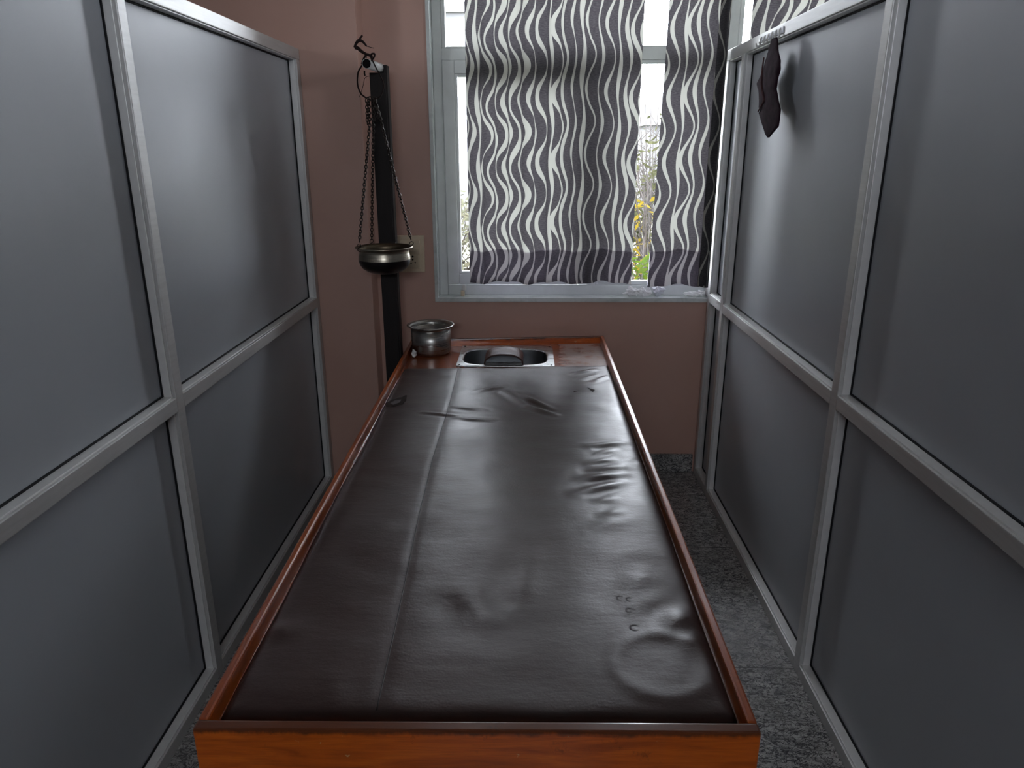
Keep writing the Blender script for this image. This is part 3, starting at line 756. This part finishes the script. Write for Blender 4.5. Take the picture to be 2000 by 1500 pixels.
# ------------------------------------------------------------------ curtains
def curtain(name, x0, x1, z0, z1, y, wid, pleat, label, flare=0.0, seed=1, u0=0.0, hem_z=1.151, group='wave-striped curtains', path=None):
    rnd = random.Random(seed)
    root = empty(name, ((x0 + x1) / 2, y, z0), label=label, cat='curtain', group=group)
    NU, NV = max(60, int(wid * 170)), 60
    f1, f2, f3 = rnd.uniform(0, 6), rnd.uniform(0, 6), rnd.uniform(0, 6)
    if path:
        pp = smooth_path([Vector((q[0], q[1], 0)) for q in path], 14); cum = [0]
        for A_, B_ in zip(pp, pp[1:]): cum.append(cum[-1] + (B_ - A_).length)
        wid = cum[-1]; NU = int(wid * 300)
        def along(a):
            d = min(a, 0.99999) * cum[-1]; k = max(j for j in range(len(cum)) if cum[j] <= d); k = min(k, len(pp) - 2)
            return pp[k].lerp(pp[k + 1], (d - cum[k]) / max(1e-9, cum[k + 1] - cum[k]))
    def P(a, z, off=0.0):
        h = (z - z0) / (z1 - z0)
        am = pleat(a)
        if path:
            q = along(a)
            return Vector((q.x - flare * (1 - h) ** 2 * max(0, 1 - 2 * a) - 0.012 * (1 - h) * a, q.y + am * math.sin(a * wid * 60 + f1) * (0.6 + 0.4 * h) + 0.004 * math.sin(h * 5 + a * 7) + off, z))
        yy = y + am * (math.sin(a * wid * 52 + f1 + 0.5 * math.sin(a * 7 + f2)) * (0.55 + 0.45 * h) + 0.35 * math.sin(a * wid * 118 + f3)) + 0.006 * math.sin(a * 9 + h * 4)
        x = x0 + (x1 - x0) * a - flare * (1 - h) ** 2 * (1 - a) + am * 0.6 * math.sin(a * wid * 104 + f1)
        return Vector((x, yy + off, z))
    def wave(a): return 0.006 * math.sin(a * wid * 26 + f2) + 0.003 * math.sin(a * wid * 60)
    def sheet(za, zb, nv, off, both=False):
        bm = bmesh.new(); uvl = bm.loops.layers.uv.new('UVMap'); V = []; U = {}
        for j in range(nv + 1):
            row = []
            for i in range(NU + 1):
                a = i / NU; zz = za + (zb - za) * j / nv
                z_ = zz + (wave(a) if j == 0 or both else wave(a) * (1 - j / nv) ** 3)
                v = bm.verts.new(P(a, z_, off)); U[v] = (u0 + a * wid, z_); row.append(v)
            V.append(row)
        for j in range(nv):
            for i in range(NU):
                f = bm.faces.new((V[j][i], V[j][i + 1], V[j + 1][i + 1], V[j + 1][i]))
                for l in f.loops: l[uvl].uv = U[l.vert]
        return bm
    obj('cloth', sheet(z0, z1, NV, 0.0), M['curtain'], root, True)
    # hem turned up behind the cloth: mirrored pattern, so it reads darker against the light
    bm = sheet(z0, hem_z, 8, 0.006, True)
    uvl = bm.loops.layers.uv.active
    for f in bm.faces:
        for l in f.loops: l[uvl].uv = (l[uvl].uv.x, 2 * z0 - l[uvl].uv.y)
    obj('hem', bm, M['hem'], root, True)
    return root
curtain('curtain', -0.274, 0.492, 0.998, 2.72, 3.435, 0.80, lambda a: 0.006 + 0.004 * math.sin(a * 5), 'wide wave-striped grey and cream curtain over the middle of the window', seed=3)
curtain('curtain', 0.598, 0.858, 0.985, 2.72, 3.425, 0.42, lambda a: 0.006, 'narrow wave-striped grey and cream curtain bunched beside the right partition', flare=0.03, seed=5, u0=0.31, path=((0.598, 3.432), (0.66, 3.424), (0.73, 3.436), (0.80, 3.424), (0.853, 3.432), (0.858, 3.420), (0.83, 3.408), (0.806, 3.400), (0.82, 3.392), (0.845, 3.394), (0.850, 3.384), (0.846, 3.378)))
curtain('curtain', 0.944, 2.15, 1.0, 2.72, 3.43, 1.02, lambda a: 0.008, 'wave-striped curtain beyond the right partition, seen above its top rail', seed=8, u0=0.0)
def rod(x0, x1, label, nb):
    r = empty('curtain_rod', ((x0 + x1) / 2, 3.43, 2.74), label=label, cat='curtain rod')
    bm = bmesh.new(); tube(bm, [(x0, 3.43, 2.735), (x1, 3.43, 2.735)], 0.011, 14); obj('rod', bm, M['alu'], r, True)
    for x in nb:
        bm = bmesh.new(); box(bm, x - 0.012, x + 0.012, 3.43, 3.502, 2.765, 2.785, 0.002); box(bm, x - 0.012, x + 0.012, 3.418, 3.442, 2.722, 2.785, 0.002); obj('bracket', bm, M['alu'], r)
rod(-0.36, 0.865, 'metal curtain rod above the striped curtains', (-0.33, 0.85))
rod(0.95, 2.3, 'metal curtain rod above the curtain beyond the right partition', (0.98, 2.27))

# ------------------------------------------------------------------ window sill clutter
st = empty('window_stopper', (-0.312, 3.53, SILL), label='small beige plastic stopper standing on the left end of the sill', cat='stopper')
bm = bmesh.new(); box(bm, -0.322, -0.304, 3.520, 3.545, SILL, SILL + 0.028, 0.004); obj('block', bm, M['cream_inset'], st)
bm = bmesh.new(); box(bm, -0.316, -0.296, 3.524, 3.545, SILL + 0.027, SILL + 0.056, 0.006); obj('tab', bm, M['white_plastic'], st)
for u, v, sx_, sy_, sz_, sd, mt, lab in (
    (1233, 577, .030, .018, .022, 11, 'paper', 'leftmost crumpled white tissue on the window sill'),
    (1258, 577, .034, .016, .021, 14, 'paper', 'crumpled white tissue on the sill, between another tissue and a milky plastic wad'),
    (1286, 577, .028, .018, .021, 17, 'clear_plastic', 'milky plastic wad on the sill right of the crumpled tissues'),
    (1352, 578, .038, .014, .012, 23, 'paper', 'flat torn white paper lying on the right end of the sill')):
    p = at(u, v, y=3.512); crumple('tissue', (p.x, 3.517, SILL + 0.0005), (sx_, sy_ * 0.8, sz_), sd, M[mt], lab, 'tissue', sharp=0.75)
p = at(1372, 575, y=3.512); crumple('tissue', (p.x - 0.005, 3.517, SILL + 0.0005), (.018, .012, .013), 29, M['paper'], 'small white paper ball on the sill against the right partition', 'tissue', sharp=0.7)
p = at(1338, 554, y=3.545); crumple('tissue', (p.x, 3.5565, 0.966), (.016, .006, .012), 31, M['paper'], 'white paper scrap pushed under the narrow curtain on the window frame', 'tissue', sharp=0.6)

# ------------------------------------------------------------------ hooks and cloth on the right partition
hr = empty('hook_strip', (XR, 2.86, 1.96), label='strip of white plastic hooks stuck on the right top rail', cat='hooks')
obj('strip', B(XR - 0.006, XR, 2.735, 2.99, 1.972, 1.994, bev=0.002), M['clear_plastic'], hr)
for k in range(6):
    y = 2.757 + k * 0.042
    bm = bmesh.new()
    tube(bm, smooth_path([(XR - 0.006, y, 1.99), (XR - 0.010, y, 1.982), (XR - 0.010, y, 1.968), (XR - 0.014, y, 1.960), (XR - 0.022, y, 1.960), (XR - 0.026, y, 1.970)], 4), 0.0032, 8)
    obj('hook', bm, M['white_plastic'], hr, True)
XC = XR - 0.016
def cl(x, y): return at(1380 + x / 5, y / 5, x=XC)
# silhouette of the two flaps, left and right edge per level (photo crop / 5)
lev_r = [(375, 668, 718), (410, 655, 725), (500, 632, 727), (620, 605, 750), (700, 596, 745), (780, 588, 728), (880, 590, 706), (980, 598, 724), (1090, 540, 752), (1180, 565, 745), (1240, 583, 735), (1300, 600, 680), (1343, 622, 640)]
lev_l = [(505, 585, 640), (560, 575, 632), (660, 550, 618), (740, 512, 610), (800, 485, 606), (900, 500, 612), (960, 503, 622), (1040, 497, 618), (1090, 530, 590), (1130, 545, 575)]
def flap(lev, dx, th, seed):
    bm = bmesh.new(); R = []; n = 20
    L2 = []
    for (a, b) in zip(lev, lev[1:]):
        for k in range(4):
            t = k / 4; L2.append(tuple(a[i] + (b[i] - a[i]) * t for i in range(3)))
    L2.append(lev[-1])
    for i, (y, l, r) in enumerate(L2):
        A, C = cl(l, y), cl(r, y); c = (A + C) / 2; hw = (A - C).y / 2
        e = math.sin(math.pi * min(1, max(0.08, i / (len(L2) - 1) * 0.92 + 0.05))) ** 0.5
        ring = []
        for k in range(n):
            a = 6.28318 * k / n
            yy = c.y + hw * math.cos(a)
            xx = XC + dx + th * e * math.sin(a) * (1 + 0.35 * noise.noise(Vector((math.cos(a) * 2.2, y * 0.012, seed))))
            xx += 0.003 * noise.noise(Vector((math.cos(a) * 3, y * 0.008, seed + 9)))
            ring.append(bm.verts.new((xx, yy, c.z)))
        R.append(ring)
    for A, C in zip(R, R[1:]):
        for k in range(n): bm.faces.new((A[k], A[(k + 1) % n], C[(k + 1) % n], C[k]))
    bm.faces.new(R[0]); bm.faces.new(R[-1][::-1])
    return bm
ct = empty('hanging_cloth', tuple(cl(690, 375)), label='dark maroon folded cloth hanging from a hook on the right partition', cat='cloth')
obj('front_fold', flap(lev_r, -0.010, 0.010, 1), M['maroon'], ct, True)
obj('rear_fold', flap(lev_l, 0.004, 0.007, 2), M['maroon'], ct, True)
bm = bmesh.new()
tube(bm, smooth_path([cl(600, 560) + Vector((-0.014, 0, 0)), cl(588, 680) + Vector((-0.016, 0, 0)), cl(586, 830) + Vector((-0.018, 0, 0)), cl(604, 920) + Vector((-0.020, 0, 0)), cl(615, 975) + Vector((-0.020, 0, 0)), cl(590, 1030) + Vector((-0.020, 0, 0)), cl(545, 1092) + Vector((-0.016, 0, 0))], 6), [0.0022 + 0.0022 * math.sin(3.14 * i / 36) for i in range(37)], 8)
obj('folded_edge', bm, M['maroon_edge'], ct, True)

# ------------------------------------------------------------------ garden beyond the glass
GZ = -0.5
obj('ground', B(-40, 40, -30, 60, GZ - 0.2, GZ), M['ground'], kind='structure')
def shrub(x, y, w, h, nl, mat, label, seed, base=GZ, twigs=14, ls=0.05, group=None):
    rnd = random.Random(seed)
    root = empty('shrub', (x, y, base), label=label, cat='shrub', group=group)
    bm = bmesh.new()
    tips = []
    for k in range(twigs):
        a = rnd.uniform(0, 6.28); r = rnd.uniform(0.1, 1) * w
        tip = Vector((x + r * math.cos(a), y + r * math.sin(a), base + h * rnd.uniform(0.6, 1.12)))
        mid = Vector((x + r * 0.35 * math.cos(a), y + r * 0.35 * math.sin(a), base + h * 0.5))
        tube(bm, smooth_path([(x + rnd.uniform(-.05, .05), y, base), mid, tip], 3), [0.014 - 0.0018 * i for i in range(7)], 5); tips.append((mid, tip))
        for q in range(3):
            b0 = mid.lerp(tip, rnd.uniform(0.1, 0.8)); tube(bm, [b0, b0 + Vector((rnd.uniform(-.25, .25), rnd.uniform(-.2, .2), rnd.uniform(.15, .4)))], [0.006, 0.003], 4)
    obj('stems', bm, M['twig'], root)
    bm = bmesh.new()
    for k in range(nl):
        while True:
            p = Vector((rnd.uniform(-1, 1), rnd.uniform(-1, 1), rnd.uniform(-1, 1)))
            if p.length < 1: break
        c = Vector((x + p.x * w, y + p.y * w, base + h * 0.52 + p.z * h * 0.5)); s = ls * rnd.uniform(0.6, 1.4)
        u = Vector((rnd.uniform(-1, 1), rnd.uniform(-1, 1), rnd.uniform(-.6, .6))).normalized(); v = u.cross(Vector((rnd.uniform(-1, 1), rnd.uniform(-1, 1), 1))).normalized()
        bm.faces.new([bm.verts.new(q) for q in (c - u * s, c + v * s * 0.4 - u * s * 0.1, c + u * s, c - v * s * 0.4 - u * s * 0.1)])
    obj('foliage', bm, mat, root)
    return root
shrub(0.86, 5.4, 0.42, 1.35, 1000, M['leaf_green'], 'bright green leafy shrub outside, low in the gap between the curtains', 1)
shrub(1.02, 6.35, 0.32, 1.75, 260, M['leaf_yellow'], 'yellow-leaved shrub outside, behind the bright green one', 2, ls=0.045)
shrub(1.30, 7.7, 0.8, 2.2, 1600, M['leaf_pale'], 'pale bushy shrub outside, behind the yellow-leaved one', 3, twigs=24)
shrub(1.65, 9.9, 0.9, 2.6, 500, M['leaf_pale'], 'tall bare twiggy shrub farthest out in the gap between the curtains', 4, twigs=44, ls=0.04)
shrub(-0.60, 6.2, 0.55, 1.75, 1500, M['leaf_washed_out'], 'grey-green shrub outside, washed-out light in its leaf colour, seen left of the wide curtain', 5, twigs=22)
shrub(2.9, 7.5, 0.8, 2.2, 900, M['leaf_pale'], 'pale shrub outside, beyond the right partition', 6, twigs=20)
bd = empty('building', (-3.6, 19, GZ), label='pale distant building outside, seen left of the wide curtain', cat='building')
obj('walls', B(-7, -1.35, 18, 24, GZ, 4.6), M['render_wall'], bd)
for k, (x, z) in enumerate(((-2.1, 2.6), (-3.6, 2.6), (-2.1, 0.6), (-3.6, 0.6))):
    obj('window', B(x, x + 0.45, 17.95, 18.05, z, z + 1.1), M['grey_window'], bd)
obj('parapet', B(-7.1, -1.25, 17.9, 24.1, 4.5, 4.7), M['render_wall'], bd)
bd = empty('house', (6.4, 26, GZ), label='pale low house with pitched roof far outside in the gap between the curtains', cat='building')
obj('walls', B(4.1, 9.5, 26, 31, GZ, 2.35), M['render_wall'], bd)
bm = bmesh.new(); hexa(bm, [(3.9, 25.8, 2.35), (9.7, 25.8, 2.35), (9.7, 31.2, 2.35), (3.9, 31.2, 2.35), (4.6, 28.3, 3.5), (9.0, 28.3, 3.5), (9.0, 28.7, 3.5), (4.6, 28.7, 3.5)]); obj('roof', bm, M['render_wall'], bd)

# ------------------------------------------------------------------ daylight
w = bpy.data.worlds.new('overcast'); sc.world = w; w.use_nodes = True
nt = w.node_tree; bg = nt.nodes['Background']
bg.inputs['Color'].default_value = (0.90, 0.935, 1.0, 1); bg.inputs['Strength'].default_value = 30.0
def portal(name, loc, rot, sx_, sy_):
    l = bpy.data.lights.new(name, 'AREA'); l.shape = 'RECTANGLE'; l.size = sx_; l.size_y = sy_; l.cycles.is_portal = True
    o = bpy.data.objects.new(name, l); COL.objects.link(o); o.location = loc; o.rotation_euler = rot
portal('window_daylight', ((WX0 + WX1) / 2, 3.70, (SILL + WT) / 2), (math.radians(-90), 0, 0), WX1 - WX0, WT - SILL)
portal('added_rear_daylight', (0, -2.72, 2.41), (math.radians(90), 0, 0), 1.5, 0.38)  # portal of the added rear window
portal('added_side_daylight', (3.57, 1.05, 2.42), (0, math.radians(90), 0), 0.85, 0.7)  # portals of the added side windows, here and below
portal('added_side_daylight', (-3.57, 1.05, 2.42), (0, math.radians(-90), 0), 0.85, 0.7)

cam = bpy.data.cameras.new('camera'); co = bpy.data.objects.new('camera', cam); COL.objects.link(co)
up = -DOWN; bk = -FWD
m = Matrix(((RIGHT.x, up.x, bk.x, EYE.x), (RIGHT.y, up.y, bk.y, EYE.y), (RIGHT.z, up.z, bk.z, EYE.z), (0, 0, 0, 1)))
co.matrix_world = m
cam.sensor_width = 36; cam.lens = F / 2000 * 36; cam.clip_start = 0.02; cam.clip_end = 200
sc.camera = co
sc.view_settings.view_transform = 'Standard'; sc.view_settings.look = 'None'; sc.view_settings.gamma = 1.0
sc.view_settings.use_curve_mapping = False; sc.view_settings.exposure = 0.12
sc.cycles.max_bounces = 10; sc.cycles.diffuse_bounces = 6; sc.cycles.transparent_max_bounces = 12; sc.cycles.glossy_bounces = 5
sc.cycles.use_denoising = True; sc.cycles.sample_clamp_indirect = 8.0
